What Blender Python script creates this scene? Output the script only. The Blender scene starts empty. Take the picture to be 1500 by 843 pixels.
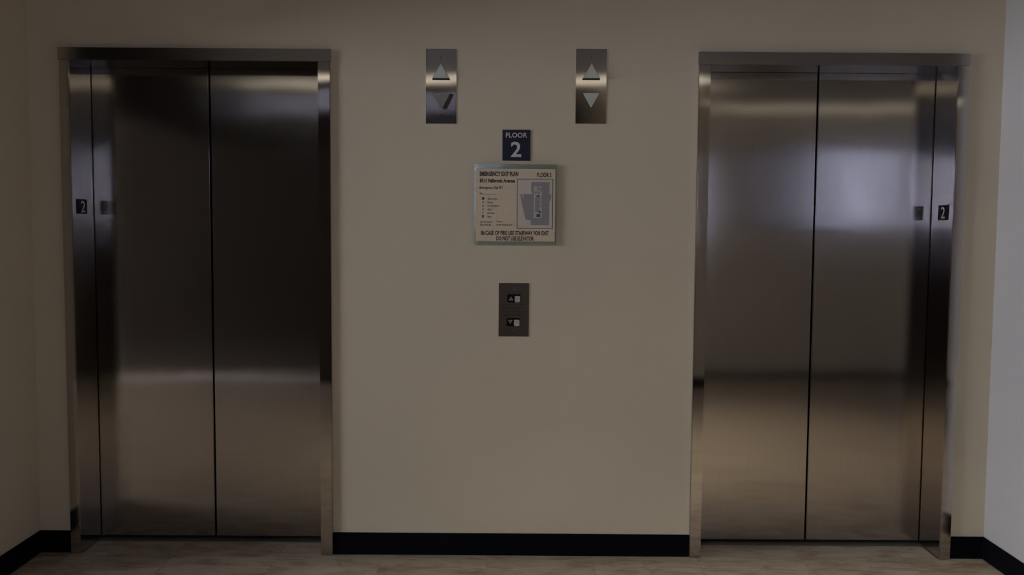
import bpy, bmesh, math, random
from mathutils import Vector, Matrix

SC = bpy.context.scene
COL = SC.collection
random.seed(4)

# ------------------------------------------------------------------ camera
CAM_Y, CAM_Z = -4.0, 1.4544
F_PX = 1362.0
cam_d = bpy.data.cameras.new('camera')
cam = bpy.data.objects.new('camera', cam_d)
COL.objects.link(cam)
cam_d.sensor_fit = 'HORIZONTAL'
cam_d.sensor_width = 36.0
cam_d.lens = 36.0 * F_PX / 1500.0
cam_d.clip_start = 0.05
PITCH, YAW, ROLL = 0.06811, 0.00047, 0.00711
cam.matrix_world = (Matrix.Translation((0, CAM_Y, CAM_Z))
                    @ Matrix.Rotation(-YAW, 4, 'Z')
                    @ Matrix.Rotation(math.pi / 2 - PITCH, 4, 'X')
                    @ Matrix.Rotation(ROLL, 4, 'Z'))
SC.camera = cam

# ------------------------------------------------------------------ sky, light, exposure
SKY_STRENGTH = 30.0
LAMP_STRENGTH = 1.2
SPOT_WATTS = 118.0
world = bpy.data.worlds.new('overcast_sky')
SC.world = world
world.use_nodes = True
bg = world.node_tree.nodes['Background']
bg.inputs['Color'].default_value = (0.91, 0.905, 1.0, 1)
bg.inputs['Strength'].default_value = SKY_STRENGTH
SC.view_settings.view_transform = 'Standard'
SC.view_settings.look = 'None'
SC.view_settings.gamma = 1.0
SC.view_settings.exposure = 0.23
SC.view_settings.use_curve_mapping = False

# daylight comes in through a window in the left end wall of the cross corridor
BACK_Y = -4.3                 # the corridor wall opposite the elevators, just behind the camera
COR_X0, COR_X1 = -7.5, 5.0    # corridor ends
WIN_Y0, WIN_Y1, WIN_Z0, WIN_Z1 = -4.1, -0.75, 1.25, 2.30
# unseen windows in the wall behind the camera, dimmed by added shades; the narrowest is added fill: x0, x1, z0, z1, openness of the shade
SHADED = [(-0.92, -0.12, 1.42, 2.15, 4.0), (2.23, 2.95, 1.42, 2.20, 0.20), (3.0, 3.55, 1.42, 2.20, 1.8), (0.92, 1.38, 1.25, 2.10, 7.0), (-3.3, -0.30, 2.42, 2.66, 0.32)]
def portal(loc, rot, sx, sy):
    d = bpy.data.lights.new('window_daylight_portal', 'AREA')
    d.shape = 'RECTANGLE'; d.size = sx; d.size_y = sy
    d.cycles.is_portal = True
    o = bpy.data.objects.new('window_daylight_portal', d)
    COL.objects.link(o); o.location = loc; o.rotation_euler = rot
portal((COR_X0 - 0.19, (WIN_Y0 + WIN_Y1) / 2, (WIN_Z0 + WIN_Z1) / 2), (0, -math.pi / 2, 0), WIN_Z1 - WIN_Z0, WIN_Y1 - WIN_Y0)
for a in SHADED:
    portal(((a[0] + a[1]) / 2, BACK_Y - 0.145, (a[2] + a[3]) / 2), (math.pi / 2, 0, 0), a[1] - a[0], a[3] - a[2])

# ------------------------------------------------------------------ node helpers
def new_mat(name):
    m = bpy.data.materials.new(name)
    m.use_nodes = True
    nt = m.node_tree
    b = nt.nodes['Principled BSDF']
    return m, nt, b

def noise(nt, scale, detail=4.0, rough=0.55, stretch=(1, 1, 1), coord='Object'):
    tc = nt.nodes.new('ShaderNodeTexCoord')
    mp = nt.nodes.new('ShaderNodeMapping')
    mp.inputs['Scale'].default_value = stretch
    n = nt.nodes.new('ShaderNodeTexNoise')
    n.inputs['Scale'].default_value = scale
    n.inputs['Detail'].default_value = detail
    n.inputs['Roughness'].default_value = rough
    nt.links.new(tc.outputs[coord], mp.inputs['Vector'])
    nt.links.new(mp.outputs['Vector'], n.inputs['Vector'])
    return n

def ramp(nt, src, stops):
    r = nt.nodes.new('ShaderNodeValToRGB')
    e = r.color_ramp.elements
    while len(e) < len(stops):
        e.new(0.5)
    for el, (p, c) in zip(e, stops):
        el.position = p
        el.color = (*c, 1) if len(c) == 3 else c
    nt.links.new(src, r.inputs['Fac'])
    return r

def bump(nt, src, strength, dist, normal=None):
    bp = nt.nodes.new('ShaderNodeBump')
    bp.inputs['Strength'].default_value = strength
    bp.inputs['Distance'].default_value = dist
    nt.links.new(src, bp.inputs['Height'])
    if normal is not None:
        nt.links.new(normal, bp.inputs['Normal'])
    return bp

def plain(name, col, rough=0.5, metal=0.0, spec=0.5, grain=0.04):
    """plain paint or plastic with a faint mottling"""
    m, nt, b = new_mat(name)
    n = noise(nt, 60.0, 3.0)
    lo = tuple(max(0, c * (1 - grain)) for c in col)
    hi = tuple(min(1, c * (1 + grain)) for c in col)
    r = ramp(nt, n.outputs['Fac'], [(0.3, lo), (0.7, hi)])
    nt.links.new(r.outputs['Color'], b.inputs['Base Color'])
    b.inputs['Roughness'].default_value = rough
    b.inputs['Metallic'].default_value = metal
    b.inputs['Specular IOR Level'].default_value = spec
    return m

def wall_paint(name, col):
    m, nt, b = new_mat(name)
    big = noise(nt, 1.3, 3.0)
    r = ramp(nt, big.outputs['Fac'], [(0.3, tuple(c * 0.97 for c in col)), (0.7, tuple(min(1, c * 1.03) for c in col))])
    nt.links.new(r.outputs['Color'], b.inputs['Base Color'])
    fine = noise(nt, 240.0, 2.0)
    bp = bump(nt, fine.outputs['Fac'], 0.12, 0.002)
    nt.links.new(bp.outputs['Normal'], b.inputs['Normal'])
    b.inputs['Roughness'].default_value = 0.62
    b.inputs['Specular IOR Level'].default_value = 0.3
    return m

def brushed(name, col, rough, tangent, stretch, wave=0.35, wave_stretch=(1, 1, 1), haze=0.35):
    """stainless steel, brushed: a tight and a hazy anisotropic lobe, both wider along `tangent`"""
    m, nt, b = new_mat(name)
    nt.nodes.remove(b)
    g = noise(nt, 1.0, 5.0, 0.65, stretch)
    r = ramp(nt, g.outputs['Fac'], [(0.25, tuple(c * 0.92 for c in col)), (0.75, tuple(c * 1.06 for c in col))])
    if tangent is None:            # horizontal direction within the face
        ge = nt.nodes.new('ShaderNodeNewGeometry')
        cx = nt.nodes.new('ShaderNodeVectorMath'); cx.operation = 'CROSS_PRODUCT'
        cx.inputs[1].default_value = (0, 0, 1)
        nt.links.new(ge.outputs['True Normal'], cx.inputs[0])
    else:
        cx = nt.nodes.new('ShaderNodeCombineXYZ')
        for i in range(3):
            cx.inputs[i].default_value = tangent[i]
    w = noise(nt, 5.0, 1.0, 0.4, wave_stretch)
    bp = bump(nt, w.outputs['Fac'], wave, 0.004)
    mx = nt.nodes.new('ShaderNodeMixShader')
    mx.inputs[0].default_value = haze
    for i, (rg, an) in enumerate(((rough, -0.6), (rough * 1.7, -0.15))):
        gl = nt.nodes.new('ShaderNodeBsdfAnisotropic')
        gl.distribution = 'BECKMANN'
        gl.inputs['Roughness'].default_value = rg
        gl.inputs['Anisotropy'].default_value = an
        nt.links.new(r.outputs['Color'], gl.inputs['Color'])
        nt.links.new(cx.outputs[0], gl.inputs['Tangent'])
        nt.links.new(bp.outputs['Normal'], gl.inputs['Normal'])
        nt.links.new(gl.outputs[0], mx.inputs[1 + i])
    nt.links.new(mx.outputs[0], nt.nodes['Material Output'].inputs['Surface'])
    return m

STEEL = (0.475, 0.445, 0.42)
M = {}
M['wall'] = wall_paint('beige_wall_paint', (0.655, 0.588, 0.45))
M['wall_grey'] = wall_paint('grey_beige_wall_paint', (0.60, 0.54, 0.46))
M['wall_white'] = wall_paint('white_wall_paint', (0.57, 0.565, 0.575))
M['ceiling'] = wall_paint('ceiling_paint', (0.29, 0.28, 0.27))
M['steel_door'] = brushed('brushed_steel_door', STEEL, 0.125, None, (300, 300, 2), 0.22, (1.0, 1.0, 0.35), 0.4)
M['steel_jamb'] = brushed('brushed_steel_jamb', STEEL, 0.095, None, (420, 420, 3), 0.10, haze=0.12)
M['steel_header'] = brushed('brushed_steel_header', STEEL, 0.14, (1, 0, 0), (3, 420, 420), 0.10)
M['steel_plate'] = brushed('brushed_steel_plate', STEEL, 0.095, None, (600, 4, 4), 0.15, haze=0.2)
M['steel_call'] = brushed('brushed_bronze_plate', (0.22, 0.185, 0.15), 0.30, None, (500, 4, 4), 0.1)
M['rubber'] = plain('black_rubber', (0.003, 0.003, 0.006), 0.7, spec=0.08)
M['black'] = plain('black_plastic', (0.006, 0.006, 0.008), 0.6, spec=0.1)
M['dark_void'] = plain('dark_light_block', (0.01, 0.01, 0.01), 0.9, spec=0.1)
M['sill'] = plain('aluminium_sill', (0.16, 0.17, 0.15), 0.45, 0.6)
M['lens'] = plain('milky_lens', (0.56, 0.61, 0.55), 0.35)
M['lens_edge'] = plain('lens_edge', (0.05, 0.04, 0.03), 0.5)
M['lens_dim'] = plain('smoky_lens', (0.24, 0.22, 0.20), 0.3)
M['gap'] = plain('slot_shade', (0.035, 0.022, 0.012), 0.7)
M['navy'] = plain('navy_plaque', (0.026, 0.027, 0.048), 0.55, spec=0.15)
M['white_print'] = plain('white_lettering', (0.66, 0.62, 0.62), 0.5)
M['plate_numeral'] = plain('pale_numeral', (0.52, 0.50, 0.44), 0.5)
M['paper'] = plain('cream_print_panel', (0.68, 0.57, 0.40), 0.35)
M['map_paper'] = plain('pale_map_panel', (0.60, 0.545, 0.47), 0.4)
M['map_grey'] = plain('grey_floor_plan', (0.28, 0.26, 0.265), 0.4)
M['map_core'] = plain('pale_core_outline', (0.48, 0.465, 0.42), 0.4)
M['ink'] = plain('dark_brown_ink', (0.035, 0.024, 0.020), 0.5)
M['green'] = plain('green_ink', (0.03, 0.11, 0.05), 0.5)
M['red'] = plain('red_ink', (0.36, 0.08, 0.07), 0.5)
M['button'] = plain('pale_button', (0.46, 0.44, 0.41), 0.35)
M['grey_mark'] = plain('grey_marking', (0.30, 0.29, 0.26), 0.4)
M['engraved'] = plain('engraved_lettering', (0.045, 0.018, 0.014), 0.6)
M['screw'] = plain('steel_screw', (0.40, 0.37, 0.33), 0.35, 1.0)
M['screw_dark'] = plain('recessed_dark_screw', (0.06, 0.05, 0.045), 0.5, 0.6)
M['dark_wood'] = plain('dark_stained_wood', (0.036, 0.028, 0.023), 0.75, spec=0.12, grain=0.15)
M['frame_dark'] = plain('dark_window_frame', (0.06, 0.06, 0.06), 0.4)

m, nt, b = new_mat('clear_green_acrylic')
n = noise(nt, 30.0, 2.0)
r = ramp(nt, n.outputs['Fac'], [(0.3, (0.72, 0.84, 0.76)), (0.7, (0.76, 0.88, 0.80))])
nt.links.new(r.outputs['Color'], b.inputs['Base Color'])
b.inputs['Transmission Weight'].default_value = 0.85
b.inputs['Roughness'].default_value = 0.12
b.inputs['IOR'].default_value = 1.49
M['acrylic'] = m

m, nt, b = new_mat('window_glass')
n = noise(nt, 4.0, 1.0)
r = ramp(nt, n.outputs['Fac'], [(0.3, (0.95, 0.97, 0.97)), (0.7, (0.97, 0.98, 0.98))])
tb = nt.nodes.new('ShaderNodeBsdfTransparent')
gl = nt.nodes.new('ShaderNodeBsdfGlossy')
gl.inputs['Roughness'].default_value = 0.02
mx = nt.nodes.new('ShaderNodeMixShader')
mx.inputs[0].default_value = 0.06
nt.links.new(r.outputs['Color'], tb.inputs['Color'])
nt.links.new(tb.outputs[0], mx.inputs[1])
nt.links.new(gl.outputs[0], mx.inputs[2])
nt.links.new(mx.outputs[0], nt.nodes['Material Output'].inputs['Surface'])
M['glass'] = m

def shade_mat(name, openness):
    m, nt, b = new_mat(name)
    n = noise(nt, 400.0, 1.0)
    t = tuple(math.sqrt(openness * c) for c in (0.0175, 0.0185, 0.0235))   # light crosses both faces
    r = ramp(nt, n.outputs['Fac'], [(0.3, tuple(c * 0.95 for c in t)), (0.7, tuple(c * 1.05 for c in t))])
    tb = nt.nodes.new('ShaderNodeBsdfTransparent')
    nt.links.new(r.outputs['Color'], tb.inputs['Color'])
    ad = nt.nodes.new('ShaderNodeAddShader')
    b.inputs['Base Color'].default_value = (0.20, 0.20, 0.21, 1)
    b.inputs['Roughness'].default_value = 0.9
    nt.links.new(tb.outputs[0], ad.inputs[0]); nt.links.new(b.outputs[0], ad.inputs[1])
    nt.links.new(ad.outputs[0], nt.nodes['Material Output'].inputs['Surface'])
    return m

def lamp_mat(name, strength):
    m, nt, b = new_mat(name)
    n = noise(nt, 20.0, 1.0)
    r = ramp(nt, n.outputs['Fac'], [(0.3, (1.0, 0.90, 0.73)), (0.7, (1.0, 0.92, 0.76))])
    nt.links.new(r.outputs['Color'], b.inputs['Emission Color'])
    b.inputs['Emission Strength'].default_value = strength
    b.inputs['Base Color'].default_value = (0.8, 0.78, 0.72, 1)
    return m

def tile_mat():
    """cream-brown marble-look tile: cloudy blotches with thin rusty veins, offset per tile"""
    m, nt, b = new_mat('marble_look_tile')
    tc = nt.nodes.new('ShaderNodeTexCoord')
    oi = nt.nodes.new('ShaderNodeObjectInfo')
    sc = nt.nodes.new('ShaderNodeVectorMath'); sc.operation = 'SCALE'
    sc.inputs[0].default_value = (37.0, 53.0, 11.0)
    nt.links.new(oi.outputs['Random'], sc.inputs['Scale'])
    ad = nt.nodes.new('ShaderNodeVectorMath'); ad.operation = 'ADD'
    nt.links.new(tc.outputs['Object'], ad.inputs[0])
    nt.links.new(sc.outputs[0], ad.inputs[1])
    mp = nt.nodes.new('ShaderNodeMapping')
    mp.inputs['Scale'].default_value = (0.8, 1.9, 1)
    mp.inputs['Rotation'].default_value = (0, 0, 0.25)
    nt.links.new(ad.outputs[0], mp.inputs['Vector'])
    n1 = nt.nodes.new('ShaderNodeTexNoise')
    n1.inputs['Scale'].default_value = 7.0; n1.inputs['Detail'].default_value = 10.0
    n1.inputs['Roughness'].default_value = 0.66; n1.inputs['Distortion'].default_value = 0.35
    nt.links.new(mp.outputs[0], n1.inputs['Vector'])
    base = ramp(nt, n1.outputs['Fac'], [(0.30, (0.22, 0.15, 0.10)), (0.46, (0.375, 0.305, 0.23)), (0.60, (0.44, 0.38, 0.30)), (0.8, (0.50, 0.445, 0.36))])
    n2 = nt.nodes.new('ShaderNodeTexNoise')
    n2.inputs['Scale'].default_value = 2.6; n2.inputs['Detail'].default_value = 6.0
    n2.inputs['Distortion'].default_value = 1.6
    nt.links.new(mp.outputs[0], n2.inputs['Vector'])
    vein = ramp(nt, n2.outputs['Fac'], [(0.462, (0, 0, 0)), (0.497, (1, 1, 1)), (0.532, (0, 0, 0))])
    mx = nt.nodes.new('ShaderNodeMix'); mx.data_type = 'RGBA'
    ml = nt.nodes.new('ShaderNodeMath'); ml.operation = 'MULTIPLY'; ml.inputs[1].default_value = 0.42
    nt.links.new(vein.outputs['Color'], ml.inputs[0])
    nt.links.new(ml.outputs[0], mx.inputs['Factor'])
    nt.links.new(base.outputs['Color'], mx.inputs['A'])
    mx.inputs['B'].default_value = (0.20, 0.125, 0.075, 1)
    nt.links.new(mx.outputs['Result'], b.inputs['Base Color'])
    b.inputs['Roughness'].default_value = 0.42
    b.inputs['Specular IOR Level'].default_value = 0.35
    return m
M['tile'] = tile_mat()
M['grout'] = plain('tan_grout', (0.24, 0.20, 0.155), 0.8, spec=0.2)

# ------------------------------------------------------------------ mesh helpers
def add_box(bm, x0, x1, y0, y1, z0, z1):
    vs = [bm.verts.new((x, y, z)) for z in (z0, z1) for y in (y0, y1) for x in (x0, x1)]
    for f in ((0, 2, 3, 1), (4, 5, 7, 6), (0, 1, 5, 4), (2, 6, 7, 3), (0, 4, 6, 2), (1, 3, 7, 5)):
        bm.faces.new([vs[i] for i in f])

def add_prism(bm, pts, y0, y1):
    """outline in x-z (seen from -y), pushed from y0 (front) to y1 (back)"""
    a = [bm.verts.new((x, y0, z)) for x, z in pts]
    c = [bm.verts.new((x, y1, z)) for x, z in pts]
    bm.faces.new(a); bm.faces.new(c[::-1])
    n = len(pts)
    for i in range(n):
        j = (i + 1) % n
        bm.faces.new((a[j], a[i], c[i], c[j]))

def obj(name, bm, mat, parent=None, loc=(0, 0, 0), bevel=0.0, seg=2):
    bmesh.ops.recalc_face_normals(bm, faces=bm.faces)
    if bevel:
        es = [e for e in bm.edges if len(e.link_faces) == 2 and e.calc_face_angle(0) > 0.5]
        bmesh.ops.bevel(bm, geom=es, offset=bevel, segments=seg, affect='EDGES', clamp_overlap=True)
    me = bpy.data.meshes.new(name)
    bm.to_mesh(me); bm.free()
    me.materials.append(M[mat] if isinstance(mat, str) else mat)
    o = bpy.data.objects.new(name, me)
    COL.objects.link(o)
    o.location = loc
    if parent:
        o.parent = parent
    return o

def boxes(name, lst, mat, parent=None, bevel=0.0, loc=(0, 0, 0)):
    bm = bmesh.new()
    for q in lst:
        add_box(bm, *q)
    return obj(name, bm, mat, parent, loc, bevel)

def prism(name, pts, y0, y1, mat, parent=None, bevel=0.0, loc=(0, 0, 0)):
    bm = bmesh.new(); add_prism(bm, pts, y0, y1)
    return obj(name, bm, mat, parent, loc, bevel)

def disc(name, cx, cz, r, y0, y1, mat, parent, n=16):
    return prism(name, [(cx + r * math.cos(2 * math.pi * i / n), cz + r * math.sin(2 * math.pi * i / n)) for i in range(n)], y0, y1, mat, parent)

def rrect(x0, x1, z0, z1, r, n=4):
    pts = []
    for cx, cz, a0 in ((x1 - r, z1 - r, 0), (x0 + r, z1 - r, 90), (x0 + r, z0 + r, 180), (x1 - r, z0 + r, 270)):
        for i in range(n + 1):
            a = math.radians(a0 + 90 * i / n)
            pts.append((cx + r * math.cos(a), cz + r * math.sin(a)))
    return pts

def text_mesh(s, bold=0.0, res=3):
    cu = bpy.data.curves.new('lettering', 'FONT')
    cu.body = s
    cu.offset = bold
    cu.resolution_u = res
    cu.extrude = 0.0
    o = bpy.data.objects.new('lettering_source', cu)
    COL.objects.link(o)
    dg = bpy.context.evaluated_depsgraph_get()
    me = bpy.data.meshes.new_from_object(o.evaluated_get(dg), depsgraph=dg)
    bpy.data.objects.remove(o)
    bpy.data.curves.remove(cu)
    return me

def lettering(name, s, x0, x1, z0, z1, y, mat, parent, bold=0.0, facing='front', loc=(0, 0, 0)):
    """text fitted into a box on a vertical face; z0..z1 is the height of the ink"""
    me = text_mesh(s, bold)
    xs = [v.co.x for v in me.vertices]; ys = [v.co.y for v in me.vertices]
    ax, bx, ay, by = min(xs), max(xs), min(ys), max(ys)
    for v in me.vertices:
        u = x0 + (v.co.x - ax) / (bx - ax) * (x1 - x0)
        w = z0 + (v.co.y - ay) / (by - ay) * (z1 - z0)
        if facing == 'front':       # faces -y
            v.co = (u, y, w)
        elif facing == 'right':     # face of normal +x, u runs towards +y
            v.co = (y, u, w)
        else:                       # face of normal -x, u runs towards -y
            v.co = (y, -u, w)
    me.materials.clear()
    me.materials.append(M[mat])
    me.name = name
    o = bpy.data.objects.new(name, me)
    COL.objects.link(o)
    o.parent = parent
    o.location = loc
    return o

def thing(name, label, cat, loc, group=None):
    e = bpy.data.objects.new(name, None)
    COL.objects.link(e)
    e.location = loc
    e.empty_display_size = 0.1
    e['label'] = label; e['category'] = cat
    if group:
        e['group'] = group
    return e

def struct(o, label=None):
    o['kind'] = 'structure'
    if label:
        o['label'] = label
    return o

# ------------------------------------------------------------------ the room
WL, WR = -2.062, 2.081
CEIL = 2.74
LEFT_END, RIGHT_END = -0.42, -0.40      # the lobby is a shallow recess off the corridor
HEAD_Z = 2.134
CAS_Z = 2.1867
LIFTS = [(-1.9198, -1.8755, -0.8255, -0.7750), (0.7871, 0.8355, 1.8801, 1.9279)]   # outer, inner, inner, outer
DEP = 0.187

o0 = [(a[0] + 0.012, a[3] - 0.012) for a in LIFTS]
struct(boxes('wall_front', [
    (WL - 0.15, o0[0][0], 0, 0.32, 0, CEIL),
    (o0[0][1], o0[1][0], 0, 0.32, 0, CEIL),
    (o0[1][1], WR + 0.15, 0, 0.32, 0, CEIL),
    (o0[0][0], o0[0][1], 0, 0.32, CAS_Z - 0.012, CEIL),
    (o0[1][0], o0[1][1], 0, 0.32, CAS_Z - 0.012, CEIL)], 'wall'), 'beige painted wall holding the two elevator openings')
struct(boxes('wall_left', [(WL - 0.15, WL, LEFT_END, 0, 0, CEIL)], 'wall'), 'dim beige painted side wall at the left')
struct(boxes('wall_right', [(WR, WR + 0.15, RIGHT_END, 0, 0, CEIL)], 'wall_white'), 'white side wall at the right in bluish daylight')
struct(boxes('wall_corridor_left', [(COR_X0, WL - 0.15, LEFT_END, LEFT_END + 0.15, 0, CEIL)], 'wall'))
struct(boxes('wall_corridor_right', [(WR + 0.15, COR_X1, RIGHT_END, RIGHT_END + 0.15, 0, CEIL)], 'wall_white'))
struct(boxes('wall_corridor_end_left', [
    (COR_X0 - 0.2, COR_X0, BACK_Y - 0.15, WIN_Y0, 0, CEIL),
    (COR_X0 - 0.2, COR_X0, WIN_Y1, LEFT_END + 0.15, 0, CEIL),
    (COR_X0 - 0.2, COR_X0, WIN_Y0, WIN_Y1, 0, WIN_Z0),
    (COR_X0 - 0.2, COR_X0, WIN_Y0, WIN_Y1, WIN_Z1, CEIL)], 'wall'))
struct(boxes('wall_corridor_end_right', [(COR_X1, COR_X1 + 0.15, BACK_Y - 0.15, RIGHT_END + 0.15, 0, CEIL)], 'wall_white'))
struct(boxes('added_bulkhead_1', [(-2.55, -2.40, BACK_Y, LEFT_END, 2.12, CEIL)], 'dark_wood'))   # unseen bulkhead added across the corridor to shade the upper front wall
DR = (-4.3, -1.75, 2.38)      # dark double door in the wall behind the camera
def wall_with_holes(x0, x1, z0, z1, holes):
    """boxes of a wall in the x-z plane, cut on the grid of its holes"""
    xs = sorted({x0, x1, *[v for h in holes for v in h[:2]]}); zs = sorted({z0, z1, *[v for h in holes for v in h[2:4]]})
    out = []
    for xa, xb in zip(xs, xs[1:]):
        for za, zb in zip(zs, zs[1:]):
            mx_, mz = (xa + xb) / 2, (za + zb) / 2
            if not any(h[0] < mx_ < h[1] and h[2] < mz < h[3] for h in holes):
                out.append((xa, xb, BACK_Y - 0.15, BACK_Y, za, zb))
    return out
SPLIT = 0.75                  # dark timber cladding, added to darken the steel reflections, up to here, painted wall beyond
holes = [(DR[0], DR[1], 0, DR[2])] + [h[:4] for h in SHADED]
struct(boxes('wall_back', wall_with_holes(SPLIT, COR_X1, 0, CEIL, [h for h in holes if h[0] > SPLIT]), 'wall_grey'))
struct(boxes('wall_back_added_timber', wall_with_holes(DR[0], SPLIT, 0, CEIL, [h for h in holes if h[1] < SPLIT]), 'dark_wood'))
for k, (xa, xb, za, zb, op) in enumerate(SHADED):
    w_ = struct(boxes('window_%d' % (k + 2), [(xa, xb, BACK_Y - 0.125, BACK_Y - 0.12, za, zb)], 'glass'))
    boxes('window_frame', [(xa, xb, BACK_Y - 0.14, BACK_Y - 0.10, za, za + 0.03), (xa, xb, BACK_Y - 0.14, BACK_Y - 0.10, zb - 0.03, zb),
                           (xa, xa + 0.03, BACK_Y - 0.14, BACK_Y - 0.10, za + 0.03, zb - 0.03), (xb - 0.03, xb, BACK_Y - 0.14, BACK_Y - 0.10, za + 0.03, zb - 0.03)], 'frame_dark', w_)
    boxes('dimming_shade', [(xa, xb, BACK_Y - 0.07, BACK_Y - 0.069, za, zb)], shade_mat('woven_dimming_shade', op), w_)  # added shade cuts the sky down to the glow in the steel
struct(boxes('wall_back_added_panelling', [(COR_X0, DR[0], BACK_Y - 0.15, BACK_Y, 0, CEIL)], 'dark_wood'))  # unseen dark panelling, added to keep the left door reflections dark
struct(boxes('ceiling', [(COR_X0 - 0.2, COR_X1 + 0.15, BACK_Y - 0.15, 0.32, CEIL, CEIL + 0.12)], 'ceiling'))

dmid = (DR[0] + DR[1]) / 2
dr = bpy.data.objects.new('door_1', None); COL.objects.link(dr); dr.location = (dmid, BACK_Y, 0); struct(dr)
hw = (DR[1] - DR[0]) / 2
boxes('door_frame', [(-hw, -hw + 0.06, -0.15, 0.01, 0, DR[2]), (hw - 0.06, hw, -0.15, 0.01, 0, DR[2]), (-hw + 0.06, hw - 0.06, -0.15, 0.01, DR[2] - 0.06, DR[2])], 'dark_wood', dr)
for s_ in (-1, 1):
    xa, xb = sorted((s_ * 0.003, s_ * (hw - 0.063)))
    lf = boxes('door_leaf', [(xa, xb, -0.08, -0.035, 0.006, DR[2] - 0.063)], 'dark_wood', dr, bevel=0.002)
    hx = s_ * 0.09
    boxes('door_handle', [(hx - 0.012, hx + 0.012, -0.012, 0.006, 0.9, 1.25), (hx - 0.008, hx + 0.008, -0.035, -0.012, 0.93, 0.95), (hx - 0.008, hx + 0.008, -0.035, -0.012, 1.2, 1.22)], 'frame_dark', lf)

win = struct(boxes('window_1', [(COR_X0 - 0.115, COR_X0 - 0.11, WIN_Y0, WIN_Y1, WIN_Z0, WIN_Z1)], 'glass'))
FX = (COR_X0 - 0.14, COR_X0 - 0.07)
boxes('window_frame', [
    (*FX, WIN_Y0, WIN_Y1, WIN_Z0, WIN_Z0 + 0.05),
    (*FX, WIN_Y0, WIN_Y1, WIN_Z1 - 0.05, WIN_Z1),
    (*FX, WIN_Y0, WIN_Y0 + 0.05, WIN_Z0 + 0.05, WIN_Z1 - 0.05),
    (*FX, WIN_Y1 - 0.05, WIN_Y1, WIN_Z0 + 0.05, WIN_Z1 - 0.05)], 'frame_dark', win)
for k in (1, 2):
    y = WIN_Y0 + (WIN_Y1 - WIN_Y0) * k / 3
    boxes('mullion', [(*FX, y - 0.025, y + 0.025, WIN_Z0 + 0.05, WIN_Z1 - 0.05)], 'frame_dark', win)

# floor: grout bed with tiles of 18 inches
floor = struct(boxes('floor', [(COR_X0 - 0.15, COR_X1 + 0.15, BACK_Y - 0.2, 0.32, -0.12, -0.0015)], 'grout'), 'floor of cream and brown marble-look tiles')
T = 0.457
JX, JY = -1.925, -0.055          # one joint each way
GAP = 0.0012
tile_cache = {}
def tile(x0, x1, y0, y1):
    w, d = round(x1 - x0, 4), round(y1 - y0, 4)
    if w < 0.01 or d < 0.01:
        return
    key = (w, d)
    if key not in tile_cache:
        bm = bmesh.new()
        add_box(bm, -w / 2, w / 2, -d / 2, d / 2, -0.006, 0)
        o = obj('tile', bm, 'tile', floor)
        tile_cache[key] = o.data
    else:
        o = bpy.data.objects.new('tile', tile_cache[key])
        COL.objects.link(o); o.parent = floor
    o.location = ((x0 + x1) / 2, (y0 + y1) / 2, 0)

SILL_Y = 0.148
nx0 = math.floor((COR_X0 - JX) / T); nx1 = math.ceil((COR_X1 - JX) / T)
for iy in range(-16, 1):
    ya, yb = JY + iy * T + GAP / 2, JY + (iy + 1) * T - GAP / 2
    ya, yb = max(ya, BACK_Y), min(yb, 0.0)
    if yb - ya < 0.01:
        continue
    for ix in range(nx0, nx1):
        xa, xb = JX + ix * T + GAP / 2, JX + (ix + 1) * T - GAP / 2
        lo, hi = (COR_X0, COR_X1)
        ymid = (ya + yb) / 2
        if ymid > LEFT_END: lo = WL
        if ymid > RIGHT_END: hi = WR
        xa, xb = max(xa, lo), min(xb, hi)
        if xb - xa < 0.01:
            continue
        if iy == 0:      # the row under the front wall: tiles run on into each lift opening
            segs = [(xa, xb, yb)]
            for a in LIFTS:
                u, v = max(xa, a[1]), min(xb, a[2])
                if v - u > 0.01:
                    tile(u, v, 0.0005, SILL_Y)
            tile(xa, xb, ya, yb)
        else:
            tile(xa, xb, ya, yb)

# black rubber baseboards
BB = 0.0991
def baseboard(name, x0, x1, y0, y1):
    return struct(boxes(name, [(x0, x1, y0, y1, 0.0002, BB)], 'rubber', bevel=0.0015))
baseboard('baseboard_front', LIFTS[0][3], LIFTS[1][0], -0.006, 0)['label'] = 'long black rubber baseboard between the two elevators'
baseboard('baseboard_front_left', WL, LIFTS[0][0], -0.006, 0)['label'] = 'short black baseboard beside the left elevator'
baseboard('baseboard_front_right', LIFTS[1][3], WR, -0.006, 0)['label'] = 'short black baseboard beside the right elevator'
baseboard('baseboard_left', WL, WL + 0.006, LEFT_END, -0.006)['label'] = 'black baseboard along the left side wall'
baseboard('baseboard_right', WR - 0.006, WR, RIGHT_END, -0.006)['label'] = 'black baseboard along the right side wall'
baseboard('baseboard_back', DR[1], COR_X1, BACK_Y, BACK_Y + 0.006)

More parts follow.
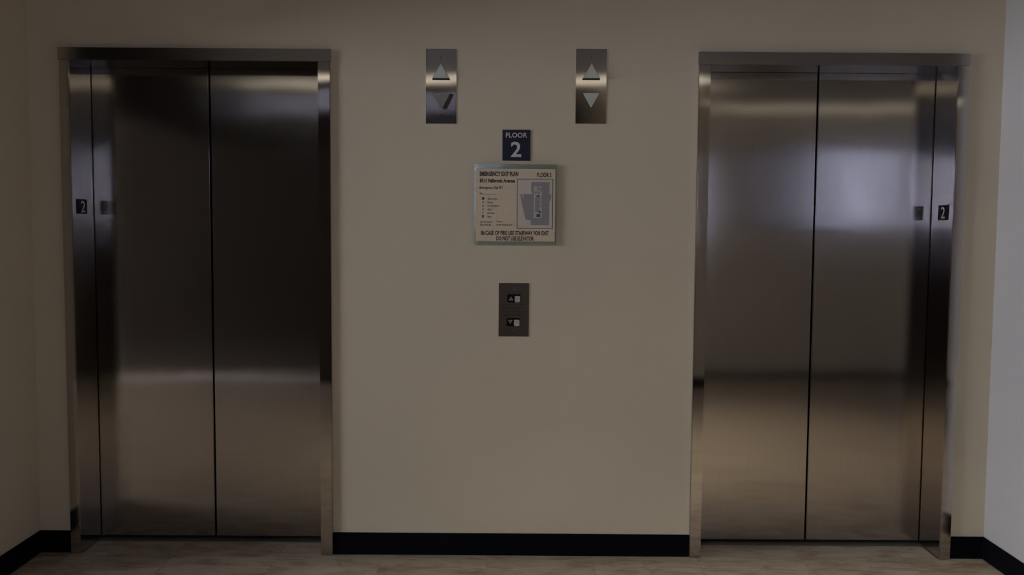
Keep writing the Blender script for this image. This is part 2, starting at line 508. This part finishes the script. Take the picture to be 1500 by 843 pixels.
# ------------------------------------------------------------------ the two elevators
def elevator(a, label, plate_side):
    X0, I0, I1, X1 = a
    cx = (I0 + I1) / 2
    E = thing('elevator_entrance', label, 'elevator', (cx, 0, 0), 'elevators of the lobby')
    x0, i0, i1, x1 = (v - cx for v in a)
    PR = 0.02
    RET = DEP - 0.006
    def jamb(s):
        # L-shaped profile in plan: face strip on the wall, return into the opening
        xo, xi = (x0, i0) if s < 0 else (x1, i1)
        t = 0.018 * s
        prof = [(xo, -PR), (xi, -PR), (xi, RET), (xi + t, RET), (xi + t, -0.0005), (xo, -0.0005)]
        bm = bmesh.new()
        lo = [bm.verts.new((x, y, 0.003)) for x, y in prof]
        hi = [bm.verts.new((x, y, HEAD_Z)) for x, y in prof]
        bm.faces.new(lo); bm.faces.new(hi[::-1])
        for i in range(6):
            j = (i + 1) % 6
            bm.faces.new((lo[i], lo[j], hi[j], hi[i]))
        return obj('jamb', bm, 'steel_jamb', E, bevel=0.0025)
    jl = jamb(-1); jr = jamb(1)
    # header: face strip and soffit
    prof = [(-PR - 0.001, CAS_Z), (-PR - 0.001, HEAD_Z + 0.0008), (RET, HEAD_Z + 0.0008), (RET, HEAD_Z + 0.018), (-0.0005, HEAD_Z + 0.018), (-0.0005, CAS_Z)]
    bm = bmesh.new()
    lo = [bm.verts.new((x0 - 0.003, y, z)) for y, z in prof]
    hi = [bm.verts.new((x1 + 0.003, y, z)) for y, z in prof]
    bm.faces.new(lo); bm.faces.new(hi[::-1])
    for i in range(6):
        j = (i + 1) % 6
        bm.faces.new((lo[i], lo[j], hi[j], hi[i]))
    obj('header', bm, 'steel_header', E, bevel=0.0015)
    # two sliding door panels that meet in the middle
    g = 0.0045
    for s in (-1, 1):
        xa, xb = (i0 - 0.004, -g) if s < 0 else (g, i1 + 0.004)
        boxes('door_panel', [(xa, xb, DEP, DEP + 0.035, 0.014, HEAD_Z + 0.012)], 'steel_door', E, bevel=0.0025)
    boxes('sill', [(i0, i1, SILL_Y + 0.0005, DEP + 0.06, -0.004, 0.002)], 'sill', E, bevel=0.0008)
    boxes('shaft_light_block', [(x0 - 0.06, x1 + 0.06, 0.3205, 0.335, -0.115, CAS_Z + 0.1)], 'dark_void', E)  # dark panel added to keep sky light out of the door gaps
    # floor number plate on the inner face of the outer jamb
    yc, zc, hw, hh = 0.0645, 1.5175, 0.047, 0.0322
    bm = bmesh.new()
    if plate_side < 0:
        add_box(bm, i0, i0 + 0.0025, yc - hw, yc + hw, zc - hh, zc + hh)
        p = obj('number_plate', bm, 'black', E, bevel=0.0008)
        lettering('numeral', '2', yc - 0.009, yc + 0.028, zc - 0.0245, zc + 0.0245, i0 + 0.0029, 'plate_numeral', p, 0.0, 'right')
    else:
        add_box(bm, i1 - 0.0025, i1, yc - hw, yc + hw, zc - hh, zc + hh)
        p = obj('number_plate', bm, 'black', E, bevel=0.0008)
        lettering('numeral', '2', -yc - 0.019, -yc + 0.018, zc - 0.0245, zc + 0.0245, i1 - 0.0029, 'plate_numeral', p, 0.0, 'left')
    p['label'] = 'small black plate with the numeral 2'
    return E

elevator(LIFTS[0], 'closed dark brushed steel elevator with double doors, left of the call button plate', -1)
elevator(LIFTS[1], 'closed brushed steel elevator with lighter sheen, beside the bluish white right wall', 1)

# ------------------------------------------------------------------ hall lanterns
def lantern(cx, cz, label, broken):
    L = thing('hall_lantern', label, 'lantern', (cx, 0, cz), 'direction lanterns above the sign')
    w, h = 0.0648, 0.157
    boxes('face_plate', [(-w, w, -0.003, 0, -h, h)], 'steel_plate', L, bevel=0.0006)
    up = [(-0.0365, 0.0315), (0.0365, 0.0315), (0.0, 0.0955)]
    dn = [(-0.0370, -0.0275), (0.0, -0.0925), (0.0375, -0.0275)]
    def lens(pts, mat, name, front, edge=True):
        c = (sum(q[0] for q in pts) / 3, sum(q[1] for q in pts) / 3)
        if edge:
            e = prism('lens_rim', pts, front + 0.0015, -0.0028, 'lens_edge', L)
        inner = [(c[0] + (x - c[0]) * 0.965, c[1] + (z - c[1]) * 0.965) for x, z in pts]
        o = prism(name, inner, front, front + 0.006, mat, L, bevel=0.0012)
        return o
    lens(up, 'lens', 'up_arrow_lens', -0.022)
    prism('slot_shade_strip', [(-0.0375, 0.0265), (0.0375, 0.0265), (0.0365, 0.032), (-0.0365, 0.032)], -0.0036, -0.0029, 'gap', L)  # dark strip colours in the shadow under the lens
    if not broken:
        lens(dn, 'lens', 'down_arrow_lens', -0.012)
    else:
        o = lens(dn, 'lens_dim', 'down_arrow_lens', -0.005, edge=False)
        o['label'] = 'dim down arrow lens slipped sideways from its slot'
        prism('slot_shade_strip', [(0.0395, -0.0285), (0.0545, -0.0345), (0.0235, -0.0965), (0.0045, -0.0935)], -0.0036, -0.0029, 'gap', L)  # flat dark strip in place of the shade inside the open slot
    for z in (0.121, -0.119):
        disc('screw', 0, z, 0.0032, -0.0036, -0.0028, 'screw_dark', L, 12)
    return L
lantern(-0.3052, 2.0362, 'steel hall lantern whose down arrow has slipped aside, showing a dark slot', True)
lantern(0.3317, 2.0405, 'steel hall lantern with two intact pale arrows, nearer the right elevator', False)

# ------------------------------------------------------------------ floor sign
S = thing('floor_sign', 'small navy plaque reading FLOOR 2 above the exit plan', 'sign', (0.0164, 0, 1.790))
boxes('plaque', [(-0.0597, 0.0597, -0.004, 0, -0.0656, 0.0656)], 'navy', S, bevel=0.0007)
lettering('word', 'FLOOR', -0.0455, 0.0455, 0.0325, 0.0535, -0.0044, 'white_print', S, 0.012)
lettering('numeral', '2', -0.0235, 0.0205, -0.0495, 0.0155, -0.0044, 'white_print', S, 0.018)

# ------------------------------------------------------------------ emergency exit plan
P = thing('exit_plan_sign', 'square cream emergency exit plan on clear green-edged acrylic', 'sign', (0.0133, 0, 1.5366))
boxes('acrylic_plate', [(-0.176, 0.176, -0.0145, -0.0065, -0.1725, 0.1725)], 'acrylic', P, bevel=0.001)
for sx in (-0.13, 0.13):
    for sz in (-0.13, 0.13):
        disc('spacer', sx, sz, 0.008, -0.0065, 0, 'lens', P, 14)
PW, PH = 0.337, 0.308
YF = -0.0155
pp = boxes('print_panel', [(-PW / 2, PW / 2, YF, -0.0145, -PH / 2, PH / 2)], 'paper', P, loc=(0.001, 0, -0.0018))
def U(x): return (x - 72) / 670 * PW - PW / 2
def V(y): return (750 - y) / 617 * PH - PH / 2
def ptxt(s, xa, xb, ya, yb, bold=0.0, mat='ink', name='printed_line'):
    lettering(name, s, U(xa), U(xb), V(yb), V(ya), YF - 0.0004, mat, pp, bold)
ptxt('EMERGENCY EXIT PLAN', 102, 430, 155, 195, 0.04)
ptxt('FLOOR 2', 588, 710, 163, 200, 0.04)
ptxt('8511 Fallbrook Avenue', 102, 400, 215, 250, 0.035)
ptxt('Emergency Dial 911', 102, 298, 280, 311, 0.022)
ptxt('Rm:', 102, 128, 333, 350, 0.02)
for q, xe, yy in (('You Are Here', 253, 387), ('Elevator', 220, 417), ('Fire Extinguisher', 273, 448), ('Alarm', 208, 478), ('Exit Route', 232, 508), ('Stairs', 203, 538)):
    ptxt(q, 170, xe, yy - 8, yy + 9, 0.01)
ptxt('Alarm Sounds Like  -', 105, 220, 575, 592, 0.01)
ptxt('"Whoop"', 245, 302, 575, 594, 0.01)
ptxt('Alarm Looks Like  -', 105, 212, 600, 617, 0.01)
ptxt('"Strobe, Flashing Light"', 243, 384, 600, 619, 0.01)
ptxt('IN CASE OF FIRE USE STAIRWAY FOR EXIT', 115, 692, 660, 698, 0.035)
ptxt('DO NOT USE ELEVATOR', 245, 566, 706, 744, 0.035)
def pbox(name, xa, xb, ya, yb, mat, layer=1, parent=None):
    return boxes(name, [(U(xa), U(xb), YF - 0.0003 * layer, YF - 0.0003 * layer + 0.0003, V(yb), V(ya))], mat, parent or pp)
def ppoly(name, pts, mat, layer):
    return prism(name, [(U(x), V(y)) for x, y in pts], YF - 0.0003 * layer, YF - 0.0003 * layer + 0.0003, mat, pp)
pbox('blank_line', 128, 243, 350, 352.5, 'ink')
pbox('legend_mark', 121, 142, 374, 396, 'green')
pbox('legend_mark', 124, 138, 409, 425, 'map_grey')
for yy in (448, 478):
    ppoly('legend_mark', [(131, yy - 9), (139, yy), (131, yy + 9), (123, yy)], 'red', 1)
pbox('legend_mark', 121, 139, 505, 510, 'ink')
pbox('legend_mark', 123, 139, 526, 548, 'green')
pbox('map_frame', 418, 725, 215, 640, 'ink', 1)
pbox('map_panel', 423.5, 719.5, 220.5, 634.5, 'map_paper', 2)
ppoly('floor_outline', [(540, 243), (695, 243), (695, 345), (710, 345), (708, 385), (695, 412), (692, 610), (538, 610), (538, 568), (494, 565), (440, 345), (550, 345), (540, 318)], 'map_grey', 3)
pbox('core_outline', 562, 630, 280, 550, 'map_core', 4)
pbox('core_room', 572, 612, 375, 500, 'map_grey', 5)
for xa, xb, ya, yb in ((590, 608, 285, 312), (572, 588, 320, 345), (594, 612, 322, 348), (614, 628, 290, 320), (615, 627, 365, 385), (615, 627, 400, 420), (615, 627, 435, 460)):
    pbox('core_room', xa, xb, ya, yb, 'map_grey', 5)
for xa, xb, ya, yb in ((584, 610, 355, 372), (584, 618, 515, 540), (606, 622, 488, 508)):
    pbox('stair_mark', xa, xb, ya, yb, 'green', 6)
ppoly('north_disc', [(460 + 17 * math.cos(i * math.pi / 8), 362 + 17 * math.sin(i * math.pi / 8)) for i in range(16)][::-1], 'map_core', 4)
ppoly('north_arrow', [(452, 352), (470, 366), (456, 372)], 'ink', 5)

# ------------------------------------------------------------------ call button plate
C = thing('call_button_plate', 'bronze toned steel call button plate with two black button units', 'call panel', (0.0103, 0, 1.0848))
boxes('face_plate', [(-0.065, 0.065, -0.0025, 0, -0.116, 0.116)], 'steel_call', C, bevel=0.0006)
for dx, dz, up in ((0.0004, 0.050, True), (-0.0018, -0.0528, False)):
    bz = prism('button_unit', rrect(dx - 0.0292, dx + 0.0292, dz - 0.018, dz + 0.018, 0.006), -0.0055, -0.0025, 'black', C)
    prism('push_button', rrect(dx + 0.0033, dx + 0.0268, dz - 0.0165, dz + 0.0105, 0.004), -0.0095, -0.0055, 'button', bz, bevel=0.0008)
    s = 1 if up else -1
    ax, az = dx - 0.0126, dz - 0.0005 + (0 if up else 0.002)
    a = [(-0.0100, -0.0080), (0.0100, -0.0080), (0.0, 0.0085)]
    i_ = [(-0.0050, -0.0050), (0.0050, -0.0050), (0.0, 0.0030)]
    bm = bmesh.new()
    A = [bm.verts.new((ax + x, -0.0060, az + s * z)) for x, z in a]
    B = [bm.verts.new((ax + x, -0.0060, az + s * z)) for x, z in i_]
    for i in range(3):
        j = (i + 1) % 3
        bm.faces.new((A[i], A[j], B[j], B[i]))
    ext = bmesh.ops.extrude_face_region(bm, geom=bm.faces[:])
    bmesh.ops.translate(bm, verts=[v for v in ext['geom'] if isinstance(v, bmesh.types.BMVert)], vec=(0, 0.0005, 0))
    obj('arrow_mark', bm, 'grey_mark', bz)
for s, xa, xb, dz in (('IN CASE OF FIRE', -0.052, 0.042, 0.0223), ('ELEVATORS ARE', -0.050, 0.034, 0.0079), ('OUT OF SERVICE USE', -0.054, 0.054, -0.0075), ('EXIT STAIRS', -0.046, 0.036, -0.0219)):
    lettering('engraved_line', s, xa, xb, dz - 0.0032, dz + 0.0032, -0.0029, 'engraved', C, 0.0)
for dx, dz in ((0.002, 0.0885), (-0.003, -0.0900)):
    sc_ = disc('screw', dx, dz, 0.0034, -0.0038, -0.0025, 'screw', C, 14)
    boxes('screw_slot', [(dx - 0.0006, dx + 0.0006, -0.0041, -0.0037, dz - 0.003, dz + 0.003)], 'screw_dark', sc_)

# ------------------------------------------------------------------ lamps behind the camera
def linear_lamp(x0, x1, y, z, label, mat):
    cx = (x0 + x1) / 2; hw = (x1 - x0) / 2
    l = thing('linear_lamp', label, 'lamp', (cx, y, z))
    boxes('housing', [(-hw, hw, -0.04, 0.04, 0.0, 0.015)], 'ceiling', l)
    boxes('diffuser', [(-hw + 0.01, hw - 0.01, -0.03, 0.03, -0.035, 0.0)], mat, l, bevel=0.008)
    for e in (-1, 1):
        xa, xb = sorted((e * hw, e * (hw - 0.01)))
        boxes('end_cap', [(xa, xb, -0.04, 0.04, -0.04, 0.0)], 'ceiling', l)
linear_lamp(-3.4, 1.72, BACK_Y + 0.12, CEIL - 0.015, 'slim linear ceiling lamp along the wall opposite the elevators', lamp_mat('warm_lamp_diffuser', LAMP_STRENGTH))
linear_lamp(1.76, 4.2, BACK_Y + 0.04, 2.56, 'dim linear wall lamp above the shaded windows', lamp_mat('dim_lamp_diffuser', LAMP_STRENGTH * 0.4))

def downlight(x, y, label, watts):
    l = thing('downlight', label, 'lamp', (x, y, CEIL))
    n = 24
    def ring(name, r0, r1, z0, z1, mat):
        bm = bmesh.new()
        L = []
        for r, z in ((r0, z0), (r1, z0), (r1, z1), (r0, z1)):
            L.append([bm.verts.new((r * math.cos(2 * math.pi * i / n), r * math.sin(2 * math.pi * i / n), z)) for i in range(n)])
        for a in range(4):
            b_ = (a + 1) % 4
            for i in range(n):
                j = (i + 1) % n
                bm.faces.new((L[a][i], L[a][j], L[b_][j], L[b_][i]))
        return obj(name, bm, mat, l)
    ring('trim_ring', 0.075, 0.095, -0.012, 0.0, 'ceiling')
    ring('baffle', 0.062, 0.075, -0.010, 0.0, 'black')
    d = bpy.data.lights.new('downlight_bulb', 'SPOT')
    d.energy = watts
    d.color = (1.0, 0.93, 0.78)
    d.spot_size = math.radians(80)
    d.spot_blend = 0.9
    d.shadow_soft_size = 0.05
    o = bpy.data.objects.new('downlight_bulb', d)
    COL.objects.link(o); o.parent = l; o.location = (0, 0, -0.06)
    return l
downlight(-1.3, -1.7, 'recessed round downlight in front of the left elevator', SPOT_WATTS * 0.15)
downlight(0.2, -1.7, 'recessed round downlight midway between the elevators', SPOT_WATTS * 0.9)
downlight(1.6, -1.7, 'recessed round downlight in front of the right elevator', SPOT_WATTS * 1.15)
